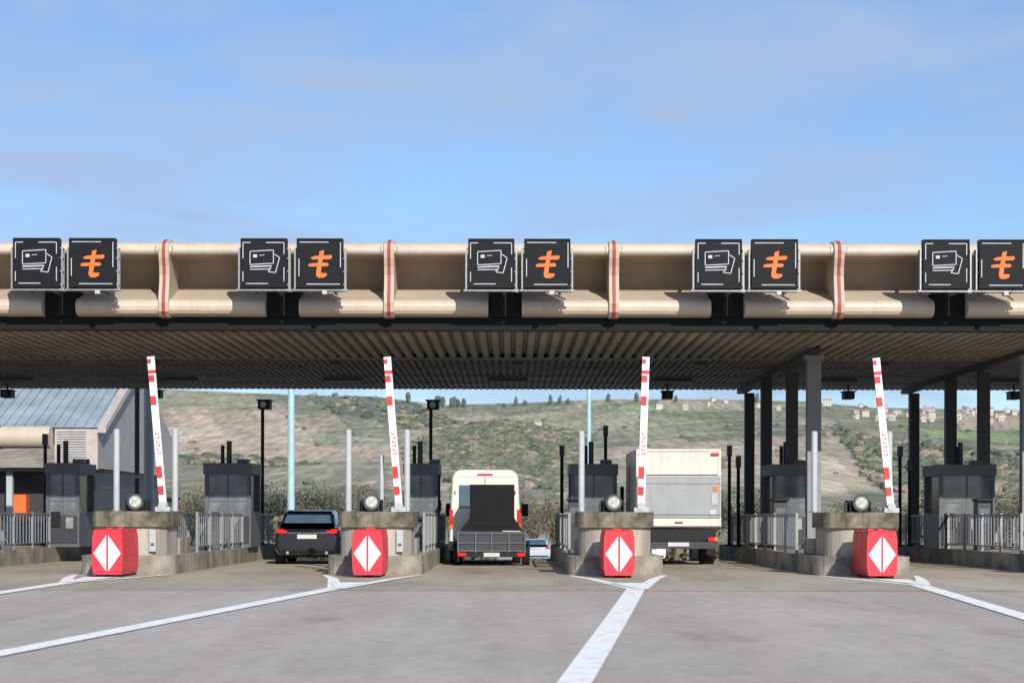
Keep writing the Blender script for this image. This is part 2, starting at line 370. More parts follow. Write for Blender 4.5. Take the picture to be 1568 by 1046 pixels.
def corr(y0,y1,z0,z1,p,dep,k):
    b=B(); n=int((XR-XL)/p); pts=[]
    for i in range(n):
        x=XL+i*p; pts+=[(x,0),(x+p*.5,0),(x+p*.62,dep),(x+p*.88,dep)]
    vs=[(x,y0,z0+d) for x,d in pts]+[(x,y1,z1+d) for x,d in pts]; m=len(pts)
    b.add(vs,[(i,i+1,m+i+1,m+i) for i in range(m-1)],k)
    return b
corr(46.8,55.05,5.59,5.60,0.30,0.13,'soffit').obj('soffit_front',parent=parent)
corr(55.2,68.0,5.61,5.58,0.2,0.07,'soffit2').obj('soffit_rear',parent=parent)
b=B()
b.box(XL,XR,47.0,67.7,5.75,5.8,'roof'); 
for y in (58.4,61.6,64.8): b.box(XL,XR,y,y+.05,5.575,5.62,'soffit2')
for s in SGN:
    b.box(s-.9,s+.3,62.2,62.5,5.46,5.57,'boothdark'); b.box(s-.15,s+.15,56.2,56.5,5.50,5.60,'boothdark')
b.obj('canopy_deck',parent=parent)
b=B()
for X in (7.8,13.35,18.9,24.4):
    b.box(X-.18,X+.18,51.4,51.7,0,5.42,'colgrey'); b.box(X-.24,X+.24,51.35,51.75,5.3,5.42,'colgrey')
    for dx,Y in ((.3,57.5),(-.15,59.8),(.2,67.0)):
        b.box(X+dx-.16,X+dx+.16,Y,Y+.32,-.3,5.42,'coldark')
b.obj('canopy_columns',bevel=.01,parent=parent)
def hcam(X,Y=65.5):
    b=B(); b.cyl((0,0,0),(0,0,-.25),.03,.03,'black',8); b.box(-.17,.17,-.3,.3,-.48,-.25,'black'); b.cyl((0,-.3,-.38),(0,-.36,-.38),.09,.11,'glass'); b.box(-.22,.22,-.36,.32,-.25,-.22,'boothdark')
    b.obj('surveillance_camera',(X,Y,5.6),bevel=.01)
for X in (-16.6,-11.7,5.1,11.05,16.5): hcam(X)

# ------------------------------------------------------------------ lane signs
def sign(kind,X):
    b=B(); w=.525; h=.555
    b.box(-w,w,0,.22,-h,h,'signblack'); 
    for a in((-w,-w+.025,-h,h),(w-.025,w,-h,h)): b.box(a[0],a[1],-.02,-.0005,a[2],a[3],'signframe')
    b.box(-w+.025,w-.025,-.02,-.0005,h-.025,h,'signframe'); b.box(-w+.025,w-.025,-.02,-.0005,-h,-h+.025,'signframe')
    y=-.006; t=.018
    if kind=='card':
        c=[(-.31,.29),(.22,.32),(.22,.02),(-.31,-.01)]
        c=[(x,z-.03) for x,z in c]
        for i in range(4): b.seg(c[i],c[(i+1)%4],t,'ledwhite',y)
        b.box(-.24,-.15,y-.001,y,.12,.19,'ledwhite')
        b.seg((-.10,.17),(.02,.18),t*.7,'ledwhite',y-.002)
        b.seg((-.31,-.09),(.18,-.07),t*1.5,'ledwhite',y-.002)
        b.seg((-.31,-.15),(.16,-.14),t,'ledwhite',y-.002)
        q=[(.24,.2),(.36,.12),(.27,-.22),(.10,-.20),(.17,-.1)]
        for i in range(4): b.seg(q[i],q[i+1],t,'ledwhite',y-.004)
        b.seg((.05,.46),(.46,.46),t,'ledwhite',y); b.seg((.46,.46),(.46,.2),t,'ledwhite',y); b.seg((.46,-.1),(.46,-.42),t,'ledwhite',y); b.seg((-.47,-.2),(-.47,-.42),t,'ledwhite',y); b.seg((-.4,-.47),(.1,-.47),t,'ledwhite',y)
        b.seg((-.47,.46),(-.3,.46),t,'ledwhite',y); b.seg((-.47,.46),(-.47,.1),t,'ledwhite',y)
    else:
        def P(l,dy=0): b.flat([((a-.5)*.50+.02,(c-.5)*.62-.02) for a,c in l],'ledorange',y-dy)
        P([(.46,.96),(.30,.16),(.50,.16),(.66,1.0)])
        P([(.30,.17),(.31,.06),(.40,-.01),(.60,-.01),(.76,.05),(.80,.15),(.50,.17)],.001)
        P([(.12,.66),(.04,.72),(.22,.78),(1.0,.82),(1.02,.72),(.92,.67)],.002)
        P([(-.06,.40),(-.04,.49),(.14,.52),(.80,.54),(.88,.47),(.80,.41)],.004)
        b.seg((-.46,.47),(.2,.47),t,'ledwhite',y); b.seg((.47,.47),(.47,-.1),t,'ledwhite',y); b.seg((-.3,-.48),(.46,-.48),t,'ledwhite',y); b.seg((-.47,.1),(-.47,-.3),t,'ledwhite',y)
    for sx in(-1,1):
        xx=sx*(w+.045)
        b.box(xx-.018,xx+.018,.06,.10,-h-.02,h*.62,'galv'); b.box(xx-.018,xx+.018,.24,.28,-h-.02,h*.62,'galv')
        for z in (-.5,-.2,.1,.32): b.box(min(xx,sx*w),max(xx,sx*w),.07,.10,z,z+.03,'galv'); b.box(xx-.012,xx+.012,.1,.24,z,z+.03,'galv')
    b.box(-w-.1,w+.1,.06,.12,-h-.07,-h-.03,'galv'); b.box(-w-.1,w+.1,.24,.30,-h-.07,-h-.03,'galv')
    for x in(-.3,.3): b.box(x-.03,x+.03,.2,1.3,.3,.36,'galv'); b.box(x-.03,x+.03,.2,1.0,-.62,-.56,'galv')
    if kind!='card':
        b.cyl((.08,.1,-.66),(.42,.7,-.74),.025,.025,'galv',8); b.box(.05,.16,.05,.25,-.70,-.62,'postgrey')
    b.obj('lane_sign',(X,45.15,6.97),bevel=.004)
for s in SGN: sign('card',s-.64); sign('tee',s+.63)

# ------------------------------------------------------------------ vehicles
def wheel(b,x,y,r,w):
    b.cyl((x-w/2,y,r),(x+w/2,y,r),r,r,'rubber',24); s=1 if x>0 else -1
    b.cyl((x+s*w/2,y,r),(x+s*(w/2+.01),y,r),r*.62,r*.58,'galv',20)
def rr(w,z0,z1,r,y,taper=0,n=4):
    pts=[]
    for (sx,sz,a0) in((1,-1,-90),(1,1,0),(-1,1,90),(-1,-1,180)):
        rad=r if sz>0 else min(r,.08)
        for i in range(n+1):
            a=math.radians(a0+90*i/n)
            x=sx*(w-rad)+rad*math.cos(a); z=(z1-rad if sz>0 else z0+rad)+rad*math.sin(a)
            f=1-taper*max(0,(z-.9))/(max(.01,z1-.9)) if z>.9 else 1
            pts.append((x*f,y,z))
    return pts
def van(loc):
    b=B()
    S=[(0,.90,.42,2.36,.22),(.04,.94,.38,2.44,.24),(.15,.955,.36,2.46,.24),(3.7,.96,.36,2.46,.26),(4.15,.94,.36,2.25,.3),(4.75,.92,.36,1.35,.2),(5.3,.86,.38,1.10,.2),(5.45,.8,.45,.95,.15)]
    b.loft([rr(w,z0,z1,r,y,.11 if z1>2 else .0) for y,w,z0,z1,r in S],'vanwhite')
    b.box(-.008,.008,-.006,.02,.5,2.25,'black')
    b.box(-.72,.72,-.006,.02,2.262,2.27,'boothdark')
    for s in(-1,1):
        b.box(s*.875-.045,s*.875+.045,-.02,.1,1.02,1.42,'taillight'); b.box(s*.875-.045,s*.875+.045,-.022,.1,.92,1.02,'indicator')
        b.box(s*.42-.26,s*.42+.26,-.008,.0,1.45,2.05,'carglass')
        b.box(s*.80-.012,s*.80+.012,-.02,0,.6,.72,'black'); b.box(s*.78-.012,s*.78+.012,-.02,0,1.8,1.9,'black')
        wheel(b,s*.82,1.1,.34,.22); wheel(b,s*.82,4.4,.34,.22)
        b.box(s*1.06-.09,s*1.06+.09,4.0,4.12,1.25,1.6,'black'); b.box(min(s*.93,s*1.0),max(s*.93,s*1.0),4.03,4.08,1.35,1.42,'black')
        b.box(s*.962-.004,s*.962+.004,.3,3.5,.7,.78,'black')
        b.box(s*.945-.006,s*.945+.006,3.3,4.1,1.35,1.85,'carglass')
    b.box(-.93,.93,-.12,.12,.40,.60,'black'); b.box(-.25,.25,-.02,.02,.66,.78,'plate'); b.box(-.2,.2,-.02,.05,2.30,2.345,'taillight')
    b.box(-.8,.8,.3,5.0,.28,.4,'black')
    b.obj('white_van',loc,bevel=.006,merge=True)
van((-.70,51.6,0))
def trailer(loc):
    b=B()
    b.box(-.86,.86,0,1.3,.42,.50,'boothdark')
    b.box(-.84,.84,-.05,-.01,.36,.86,'boothdark')
    for z in (.36,.56,.80): b.box(-.86,.86,-.085,-.052,z,z+.03,'booth')
    for x in (-.86,-.42,-.02,.42,.82): b.box(x,x+.035,-.105,-.087,.33,.86,'booth')
    b.box(-.7,.7,-.052,-.0505,.6,.77,'boothdark')
    b.box(-.86,.86,-.09,.02,.22,.34,'black')
    for s in(-1,1):
        b.box(s*.74-.1,s*.74+.1,-.12,-.092,.24,.33,'taillight'); b.box(s*.91-.04,s*.91+.04,.3,1.1,.55,.62,'black')
        wheel(b,s*.86,.75,.31,.2); b.cyl((s*.84,-.02,.1),(s*.84,-.02,.5),.03,.03,'black')
    b.box(-.2,.2,-.12,-.092,.23,.33,'plate')
    b.add([(-.55,.05,2.04),(.57,.05,2.04),(.57,.05,1.2),(.78,.05,.88),(-.80,.05,.88),(-.55,.05,1.2),(-.55,.6,2.04),(.57,.6,2.04),(.57,.6,1.2),(.78,.9,.88),(-.8,.9,.88),(-.55,.6,1.2)],
          [(5,4,3,2),(0,5,2,1),(6,7,8,11),(11,8,9,10),(0,1,7,6),(1,2,8,7),(2,3,9,8),(4,5,11,10),(5,0,6,11),(3,4,10,9)],'darkbeam')
    b.box(-.49,.51,.03,.046,1.0,1.98,'darkbeam')
    b.cyl((0,1.3,.45),(-.0,1.6,.45),.04,.04,'black')
    b.obj('car_trailer',loc,bevel=.006)
trailer((-.51,50.0,0))
def truck(loc):
    b=B(); w=1.09
    b.box(-w,w,0,4.6,.96,2.98,'truckwhite')
    for s in(-1,1): b.box(s*(w-.035)-.036,s*(w-.035)+.036,-.02,-.001,.98,2.97,'truckwhite')
    b.box(-w+.08,w-.08,-.03,-.001,2.92,2.98,'truckwhite')
    b.box(-w+.08,w-.08,-.012,-.001,2.30,2.325,'boothdark'); 
    b.box(-w+.08,w-.08,-.02,-.002,2.325,2.90,'truckwhite')
    b.box(-w+.02,w-.02,-.08,-.021,1.22,2.28,'truckgrey'); b.box(-w+.02,w-.02,-.085,-.081,2.08,2.095,'booth')
    b.box(-w+.02,w-.02,-.085,-.081,1.28,1.30,'boothdark'); b.box(.80,.96,-.1,-.085,1.3,1.42,'plate'); b.box(.88,1.0,-.1,-.085,1.9,2.02,'indicator')
    b.box(.84,1.0,-.1,-.085,1.55,1.85,'postgrey')
    b.box(-w,w,-.1,-.002,1.0,1.2,'truckwhite'); b.box(-.1,.1,-.12,-.1,1.07,1.11,'boothdark')
    b.box(.84,1.04,-.1,-.003,2.83,2.88,'redpaint'); b.box(-1.01,-.83,-.1,-.003,2.83,2.88,'redpaint')
    b.box(-.95,.95,.05,.25,.62,.94,'black'); b.box(-w+.05,w-.05,-.05,.05,.42,.60,'boothdark')
    b.box(-.27,.27,-.07,-.052,.48,.58,'plate')
    for s in(-1,1):
        b.box(s*.88-.12,s*.88+.12,-.08,-.051,.62,.72,'taillight'); b.box(s*.96-.04,s*.96+.04,-.09,-.081,.62,.72,'indicator')
        wheel(b,s*.84,1.2,.4,.36); wheel(b,s*.88,4.9,.4,.25); b.box(s*.84-.2,s*.84+.2,.68,.70,.22,.8,'rubber')
        b.box(s*1.16-.05,s*1.16+.05,5.2,5.3,1.6,2.1,'black')
    b.box(-.6,.6,.2,5,.62,.9,'black')
    b.loft([rr(1.0,.5,2.35,.15,4.75),rr(1.0,.5,2.4,.2,5.6),rr(.98,.5,1.6,.2,6.15),rr(.95,.5,1.3,.2,6.4)],'truckwhite')
    b.obj('box_truck',loc,bevel=.01)
truck((4.28,51.2,0))
def suv(name,loc,rz=0,paint='carpaint'):
    b=B()
    def low(y,w,z0,z1): return [(-w*.9,y,z0),(w*.9,y,z0),(w,y,z0+.15),(w*1.02,y,z0+.38),(w*.98,y,z1-.1),(w*.88,y,z1),(-w*.88,y,z1),(-w*.98,y,z1-.1),(-w*1.02,y,z0+.38),(-w,y,z0+.15)]
    b.loft([low(0,.74,.34,.82),low(.06,.80,.26,.90),(low(.25,.84,.22,.95)),low(1.0,.86,.2,.96),low(3.1,.86,.2,.93),low(3.9,.82,.22,.82),low(4.15,.7,.3,.7)],paint)
    def top(y,wb,wt,z0,z1): return [(-wb,y,z0),(wb,y,z0),(wb-.03,y,z0+.12),(wt+.04,y,z1-.08),(wt-.06,y,z1),(-wt+.06,y,z1),(-wt-.04,y,z1-.08),(-wb+.03,y,z0+.12)]
    b.loft([top(.12,.72,.70,.88,.95),top(.22,.74,.66,.88,1.10),top(.50,.76,.60,.88,1.36),top(.8,.77,.6,.88,1.395),top(2.0,.78,.6,.88,1.39),top(2.5,.78,.58,.88,1.28),top(3.1,.76,.6,.86,.94)],paint,smooth=True,
           fm=lambda j,i: 'carglass' if (i in(2,6) and j in(2,3,4)) or (i==4 and j>=4 and j<6) else None)
    b.add([(-.62,.135,1.02),(.62,.135,1.02),(.54,.40,1.31),(-.54,.40,1.31)],[(0,1,2,3)],'carglass')
    b.add([(-.62,.43,1.375),(.62,.43,1.375),(.6,.2,1.36),(-.6,.2,1.36),(-.62,.43,1.40),(.62,.43,1.40),(.6,.2,1.375),(-.6,.2,1.375)],[(0,1,2,3),(4,7,6,5),(3,2,6,7),(0,3,7,4),(1,5,6,2)],paint)
    for s in(-1,1):
        b.box(s*.64-.15,s*.64+.13,-.012,.12,.80,.875,'taillight')
        b.box(s*.70-.08,s*.70+.1,.0,.16,.875,.91,'taillight')
        wheel(b,s*.76,.75,.32,.22); wheel(b,s*.76,3.35,.32,.22)
        b.box(s*.95-.09,s*.95+.09,2.35,2.47,.95,1.09,paint); b.box(min(s*.8,s*.9),max(s*.8,s*.9),2.38,2.44,.96,1.0,paint)
        b.cyl((s*.5,-.03,.3),(s*.5,.1,.3),.04,.04,'galv')
    b.box(-.25,.25,-.03,.03,.66,.77,'plate'); b.box(-.7,.7,-.03,.1,.34,.42,'black'); b.box(-.5,.5,-.012,.05,.80,.812,'galv'); b.box(-.3,.3,-.04,.05,.785,.80,'black')
    b.box(-.7,.7,.3,3.8,.18,.3,'black')
    o=b.obj(name,loc,bevel=.004,merge=True); o.rotation_euler=(0,0,rz); return o
suv('dark_hatchback_car',(-5.25,51.0,0))
suv('distant_car',(1.45,118,gz(119)),0,'silver')
suv('distant_car',(-9.9,135,gz(136)),0,'silver')
suv('distant_car',(8.3,118,gz(118)),0,'vanwhite')

# ------------------------------------------------------------------ office building left
b=B()
x0,x1=-30,-16.45
b.box(x0,x1-.4,80.5,96,gz(80)-.3,3.2,'boothdark')
b.add([(x0,79,4.75),(x1,79,4.75),(x1-.1,88,8.1),(x0,88,8.1),(x0,97,4.75),(x1,97,4.75)],[(0,1,2,3),(3,2,5,4)],'bluegrey')
for i in range(34):
    X=x1-.2-i*.4; b.add([(X,78.98,4.76),(X+.05,78.98,4.76),(X+.05,88,8.13),(X,88,8.13),(X,78.98,4.81),(X+.05,78.98,4.81),(X+.05,88,8.18),(X,88,8.18)],[(4,5,6,7),(0,4,7,3),(1,2,6,5),(0,1,5,4)],'bluegrey')
b.add([(x1+.02,78.9,4.55),(x1+.35,78.9,4.55),(x1+.35,88,8.1),(x1+.02,88,8.1),(x1+.02,78.9,4.8),(x1+.35,78.9,4.8),(x1+.35,88,8.4),(x1+.02,88,8.4)],[(0,1,5,4),(4,5,6,7),(1,2,6,5),(0,4,7,3)],'pinktrim')
b.add([(x1,79.2,3.2),(x1,96.8,3.2),(x1,96.8,4.75),(x1,88,8.0),(x1,79.2,4.7)],[(0,1,2,3,4)],'gablewall')
b.cyl((x0,78.6,4.35),(-18.2,78.6,4.35),.44,.44,'beige',20)
b.cyl((-20.25,78.6,4.35),(-20.15,78.6,4.35),.47,.47,'redrib',20)
b.box(-18.15,-16.45,79.0,79.2,3.1,4.7,'pinktrim')
for i in range(15): b.box(-18.05,-16.9,78.94,78.998,3.2+i*.1,3.245+i*.1,'postgrey')
b.box(x0,x1,78.9,80.4,3.0,3.1,'darkbeam')
for X in(-20,-17): b.box(X-.12,X+.12,79.2,79.45,-1,3.0,'postgrey')
b.box(-20.2,-19.5,79.9,80.45,1.0,2.1,'orange')
b.box(-24,-19,80.3,80.45,.2,.9,'winpane')
b.obj('toll_office_building')
b=B(); b.cyl((0,0,-.6),(0,0,6.2),.18,.18,'postgrey',18); b.cyl((-.5,.4,-.6),(-.5,.4,6.2),.09,.09,'boothdark',12); b.box(-2.2,-.1,-.05,.05,2.6,2.72,'postgrey'); b.obj('support_column',(-12.95,71,0))
def mast(X,Y,r,h):
    b=B(); b.cyl((0,0,-1),(0,0,h),r,r*.75,'mast',16); b.cyl((0,0,h),(0,0,h+.2),.5,.5,'galv',16)
    for i in range(6):
        a=i*math.pi/3; b.box(.5*math.cos(a)-.2,.5*math.cos(a)+.2,.5*math.sin(a)-.2,.5*math.sin(a)+.2,h+.1,h+.35,'galv')
    b.obj('lighting_mast',(X,Y,gz(Y)))
mast(-11.1,100,.2,13); mast(5.4,140,.18,14)

# ------------------------------------------------------------------ hills
NB,NR=820,320
bt=np.linspace(-0.60,0.60,NB); rg=np.concatenate([np.linspace(270,1900,280),np.linspace(1920,3200,40)])
BT,RG=np.meshgrid(bt,rg)
def fnoise(x,y,sc,seed=0,octv=4):
    out=np.zeros(x.shape); 
    fl=out.ravel(); xs=x.ravel()/sc; ys=y.ravel()/sc
    for i in range(fl.size): fl[i]=noise.fractal((xs[i],ys[i],seed),0.9,2.0,octv)
    return out
rx=np.array([-.6,-.2,-.07,-.035,0,.05,.1,.15,.18,.26,.6]); ry=np.array([.066,.0645,.0625,.0575,.0575,.0595,.0600,.0590,.0555,.053,.054])
def hill_z(bb,rr_,nz_):
    t=(rr_-300)/1500.0
    rid=np.interp(bb,rx,ry)
    te=np.clip(t,0,None)
    z=1.2+rr_*rid*np.minimum(te,1.0)-4.6*np.clip(1-te,0,1)**8
    z=np.where(t>1,1.2+1800*rid-(t-1)*60,z)
    z=np.where(t<0,-4.5,z)
    return z+nz_*np.clip(te*1.2,0,1)
XX=BT*RG
n1=fnoise(XX,RG,300,3,1)
ZZ=hill_z(BT,RG,n1*5.0)
# field map: polygons in (bearing milliradian, range metre)
F=[
 ((.27,.25,.165),None),
 ((.54,.395,.30),[(-200,1480),(-155,1620),(-118,1540),(-85,1270),(-45,1040),(-26,910),(-30,670),(-75,670),(-110,1030),(-200,1000)]),
 ((.38,.345,.23),[(-200,1900),(-140,1860),(-112,1620),(-150,1600),(-200,1500)]),
 ((.17,.185,.13),[(-110,1900),(-50,1790),(-24,1510),(-55,1420),(-90,1560)]),
 ((.62,.48,.37),[(-205,1380),(-160,1420),(-110,1400),(-80,1250),(-100,1160),(-160,1200),(-205,1150)]),
 ((.34,.29,.20),[(-110,1010),(-60,1000),(-62,760),(-120,700),(-200,700),(-205,960)]),
 ((.075,.10,.075),[(-55,1120),(-38,1420),(-5,1560),(35,1400),(34,1030),(22,690),(-20,700),(-45,860)]),
 ((.44,.38,.26),[(-14,1600),(38,1740),(70,1660),(60,1420),(30,1430)]),
 ((.27,.33,.17),[(36,1740),(110,1700),(106,1640),(48,1660)]),
 ((.33,.32,.20),[(70,1600),(108,1500),(106,1300),(64,1340)]),
 ((.52,.39,.30),[(36,1180),(128,1310),(165,1420),(186,720),(150,640),(110,720),(34,690)]),
 ((.74,.58,.43),[(150,1330),(186,680),(144,620)]),
 ((.30,.38,.165),[(195,1590),(270,1500),(300,1300),(210,1370)]),
 ((.15,.165,.115),[(160,1480),(200,1310),(300,1180),(300,560),(186,670)]),
 ((.22,.22,.14),[(100,1420),(150,1480),(160,1330),(128,1330)]),
 ((.48,.41,.30),[(-120,1340),(-60,1240),(-50,1130),(-105,1180)]),
 ((.40,.32,.22),[(280,1500),(450,1600),(450,1100),(300,1000)]),
 ((.40,.32,.22),[(-480,1650),(-240,1700),(-220,1000),(-470,900)]),
 ((.22,.225,.14),[(60,1050),(110,1090),(105,930),(66,900)]),
 ((.17,.18,.12),[(-200,1000),(-140,1040),(-95,960),(-120,900),(-200,930)]),
]
def inside(px,py,poly):
    c=np.zeros(px.shape,bool); n=len(poly)
    for i in range(n):
        x1_,y1_=poly[i]; x2_,y2_=poly[(i+1)%n]
        if y1_==y2_: continue
        cond=((y1_>py)!=(y2_>py)) & (px<(x2_-x1_)*(py-y1_)/(y2_-y1_)+x1_)
        c^=cond
    return c
n2=fnoise(XX,RG,60,9,2); n3=fnoise(XX,RG,90,21,2)
PB=BT*1000+n2*2.6; PR=RG+n3*20
col=np.zeros(XX.shape+(4,)); col[...,3]=1
ids=np.zeros(XX.shape,int)
for i,(c,poly) in enumerate(F):
    if poly is None: col[...,:3]=c
    else:
        m_=inside(PB,PR,poly); col[m_,:3]=c; ids[m_]=i
q1=(BT*1000*1.0+RG*.03+n2*1.0)/21; q2=(RG*.9-BT*1500+n3*6)/150
par=np.floor(q1)*7.13+np.floor(q2)*13.7
pv=(np.sin(par*12.9898)*43758.5)%1.0; pw=(np.sin(par*78.233)*12543.1)%1.0
open_=~np.isin(ids,[6,13,3])
col[...,:3]*= (0.86+0.28*pv)[...,None]
g=(pw>.88)&open_; col[g,:3]=col[g,:3]*.6+np.array([.22,.24,.13])*.4
g=(pw<.35)&(ids==0); col[g,:3]=np.array([.46,.36,.27])
e1=np.abs(q1-np.round(q1)); e2=np.abs(q2-np.round(q2))
g=((e1<.03)|(e2<.03))&open_&(pv>.5); col[g,:3]=col[g,:3]*.75
g=((np.abs(q2-np.round(q2)-.15)<.018))&open_&(pw>.5); col[g,:3]=np.array([.62,.54,.42])
col[...,:3]=col[...,:3]*.88+np.array([.032,.037,.050])  # bluish distance haze mixed into the field colours
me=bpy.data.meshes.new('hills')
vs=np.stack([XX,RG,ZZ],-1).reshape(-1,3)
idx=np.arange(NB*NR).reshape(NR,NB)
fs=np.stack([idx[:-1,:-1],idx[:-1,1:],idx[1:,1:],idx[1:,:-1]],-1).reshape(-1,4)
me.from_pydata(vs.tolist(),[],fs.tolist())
ca=me.color_attributes.new('landuse_haze','FLOAT_COLOR','POINT'); ca.data.foreach_set('color',col.reshape(-1))
me.polygons.foreach_set('use_smooth',[True]*len(me.polygons))
m=bpy.data.materials.new('hillside_fields'); m.use_nodes=True; nt=m.node_tree;N=nt.nodes;L=nt.links;bs=N['Principled BSDF']; bs.inputs['Roughness'].default_value=.95; bs.inputs['Specular IOR Level'].default_value=.1
at=N.new('ShaderNodeAttribute'); at.attribute_name='landuse_haze'; tc=N.new('ShaderNodeTexCoord')
def hn(sc,det,lo,hi,p0=.35,p1=.65,mp=None,rot=.5):
    n=N.new('ShaderNodeTexNoise'); n.inputs['Scale'].default_value=sc; n.inputs['Detail'].default_value=det
    if mp:
        q=N.new('ShaderNodeMapping'); q.inputs['Scale'].default_value=mp; q.inputs['Rotation'].default_value=(0,0,rot); L.new(tc.outputs['Object'],q.inputs['Vector']); L.new(q.outputs['Vector'],n.inputs['Vector'])
    else: L.new(tc.outputs['Object'],n.inputs['Vector'])
    r=N.new('ShaderNodeValToRGB'); r.color_ramp.elements[0].position=p0;r.color_ramp.elements[1].position=p1
    r.color_ramp.elements[0].color=(*lo,1); r.color_ramp.elements[1].color=(*hi,1); L.new(n.outputs['Fac'],r.inputs['Fac']); return r
def mul(a,b_):
    x=N.new('ShaderNodeMix'); x.data_type='RGBA'; x.blend_type='MULTIPLY'; x.inputs[0].default_value=1; L.new(a,x.inputs[6]); L.new(b_,x.inputs[7]); return x.outputs[2]
c1=mul(at.outputs['Color'],hn(.012,6,(.84,.87,.83),(1.08,1.06,1.05)).outputs['Color'])
c2=mul(c1,hn(.10,6,(.82,.84,.81),(1.08,1.08,1.07)).outputs['Color'])
c3=mul(c2,hn(.22,1,(.80,.82,.78),(1.1,1.1,1.1),.42,.58,(1,.03,1),.35).outputs['Color'])
c3=mul(c3,hn(.30,2,(.9,.92,.88),(1.05,1.05,1.05),.4,.6,(1,.05,1),-.6).outputs['Color'])
L.new(c3,bs.inputs['Base Color'])
me.materials.append(m)
ho=bpy.data.objects.new('hills',me); COL.objects.link(ho)

import bmesh
bm=bmesh.new(); bmesh.ops.create_icosphere(bm,subdivisions=2,radius=1); 
base=[np.array([v.co[:] for v in bm.verts])]; tri=np.array([[v.index for v in f.verts] for f in bm.faces]); bm.free()
variants=[]
for k in range(6):
    d=np.array([noise.noise(Vector(v)*1.9+Vector((k*7.3,0,0))) for v in base[0]]); d2=np.array([noise.noise(Vector(v)*4.1+Vector((k*3.3,5,0))) for v in base[0]])
    variants.append(base[0]*(1+.45*d+.3*d2)[:,None])
nv=0; VV=[];FF=[];CC=[]
forest=[6,13,3,19]
tries=0; cnt=0
while cnt<4600 and tries<46000:
    tries+=1
    bb=rng.uniform(-.42,.42); r=rng.uniform(420,1800)
    if tries%4==0: bb=rng.uniform(-.06,.04); r=rng.uniform(680,1560)
    j=int((bb+.6)/1.2*(NB-1)); i=int(np.searchsorted(rg,r)); i=min(i,NR-1)
    f=ids[i,j]; p=0.85 if f in forest else (0.002 if f!=0 else 0.010)
    if tries%4==0 and f not in forest: continue
    if f==3: p=.35
    if f in(0,14,18) and n2[i,j]>0.3: p=.28
    if f not in forest and (e1[i,j]<.03) and n3[i,j]>0.1: p=max(p,.15)
    if ids[i,min(j+2,NB-1)]!=f or ids[min(i+1,NR-1),j]!=f: p=max(p,.22)
    if rng.random()>p: continue
    x=bb*r; z=ZZ[i,j]
    s=rng.uniform(1.3,3.4) if f in forest else rng.uniform(.7,1.9)
    if r<650: s*=.7
    v=variants[rng.integers(6)]*np.array([s*1.25,s,s*rng.uniform(.5,.9)])+np.array([x,r,z+s*.2])
    VV.append(v); FF.append(tri+nv); nv+=len(v); cnt+=1
    g=rng.uniform(0,1); c=np.array([.085,.105,.08])*(1-g)+np.array([.17,.18,.125])*g
    if rng.random()<.25: c=np.array([.26,.215,.17])
    CC.append(np.tile(np.append(c,1),(len(v),1)))
for k in range(26):
    r=1770; bb=(-30+rng.normal(0,4))/1000 if k<14 else rng.uniform(-60,150)/1000
    x=bb*r; z=1.2+r*np.interp(bb,rx,ry)*.98
    hgt=rng.uniform(4,9); v=variants[k%6]*np.array([1.8,1.8,hgt/1.6])+np.array([x,r,z+hgt*.4]); VV.append(v);FF.append(tri+nv);nv+=len(v);CC.append(np.tile([.10,.12,.11,1],(len(v),1)))
me=bpy.data.meshes.new('hillside_trees'); me.from_pydata(np.concatenate(VV).tolist(),[],np.concatenate(FF).tolist())
ca=me.color_attributes.new('tint','FLOAT_COLOR','POINT'); ca.data.foreach_set('color',np.concatenate(CC).reshape(-1))
m=bpy.data.materials.new('distant_foliage'); m.use_nodes=True; nt=m.node_tree;N=nt.nodes;L=nt.links;bs=N['Principled BSDF']; bs.inputs['Roughness'].default_value=.95; bs.inputs['Specular IOR Level'].default_value=.1
at=N.new('ShaderNodeAttribute'); at.attribute_name='tint'; tc=N.new('ShaderNodeTexCoord')
L.new(mul(at.outputs['Color'],hn(.8,4,(.7,.7,.7),(1.3,1.3,1.25)).outputs['Color']),bs.inputs['Base Color']); me.materials.append(m)
COL.objects.link(bpy.data.objects.new('hillside_trees',me))
hm=[]
for k in range(3):
    b=B(); w,d,h=[(7,6,4),(10,6,5),(6,6,6)][k]
    b.box(-w/2,w/2,0,d,-3,h,'plaster')
    b.add([(-w/2-.4,-.4,h),(w/2+.4,-.4,h),(w/2+.4,d+.4,h),(-w/2-.4,d+.4,h),(-w/2-.4,d/2,h+2),(w/2+.4,d/2,h+2)],[(0,1,5,4),(2,3,4,5),(1,2,5),(3,0,4)],'tiles')
    for i in range(3): b.box(-w/2+1+i*w/3.2,-w/2+2+i*w/3.2,-.06,-.01,1.2,2.6,'booth')
    b.box(w/4,w/4+.7,d/2,d/2+.7,h+1,h+3,'plaster')
    hm.append(b.mesh('village_house'))
for k in range(60):
    bb=rng.uniform(172,300)/1000 if k<53 else rng.uniform(80,165)/1000
    r=rng.uniform(1660,1800) ; i=min(int(np.searchsorted(rg,r)),NR-1); j=int((bb+.6)/1.2*(NB-1))
    inst('village_house',hm[k%3],(bb*r,r,ZZ[i,j]+.3),rng.uniform(-.7,.7),rng.uniform(.35,.85))
for bb,r in ((.013,1480),(.074,1690)):
    i=int(np.searchsorted(rg,r)); j=int((bb+.6)/1.2*(NB-1)); inst('village_house',hm[1],(bb*r,r,ZZ[i,j]+.3),.3,.6)

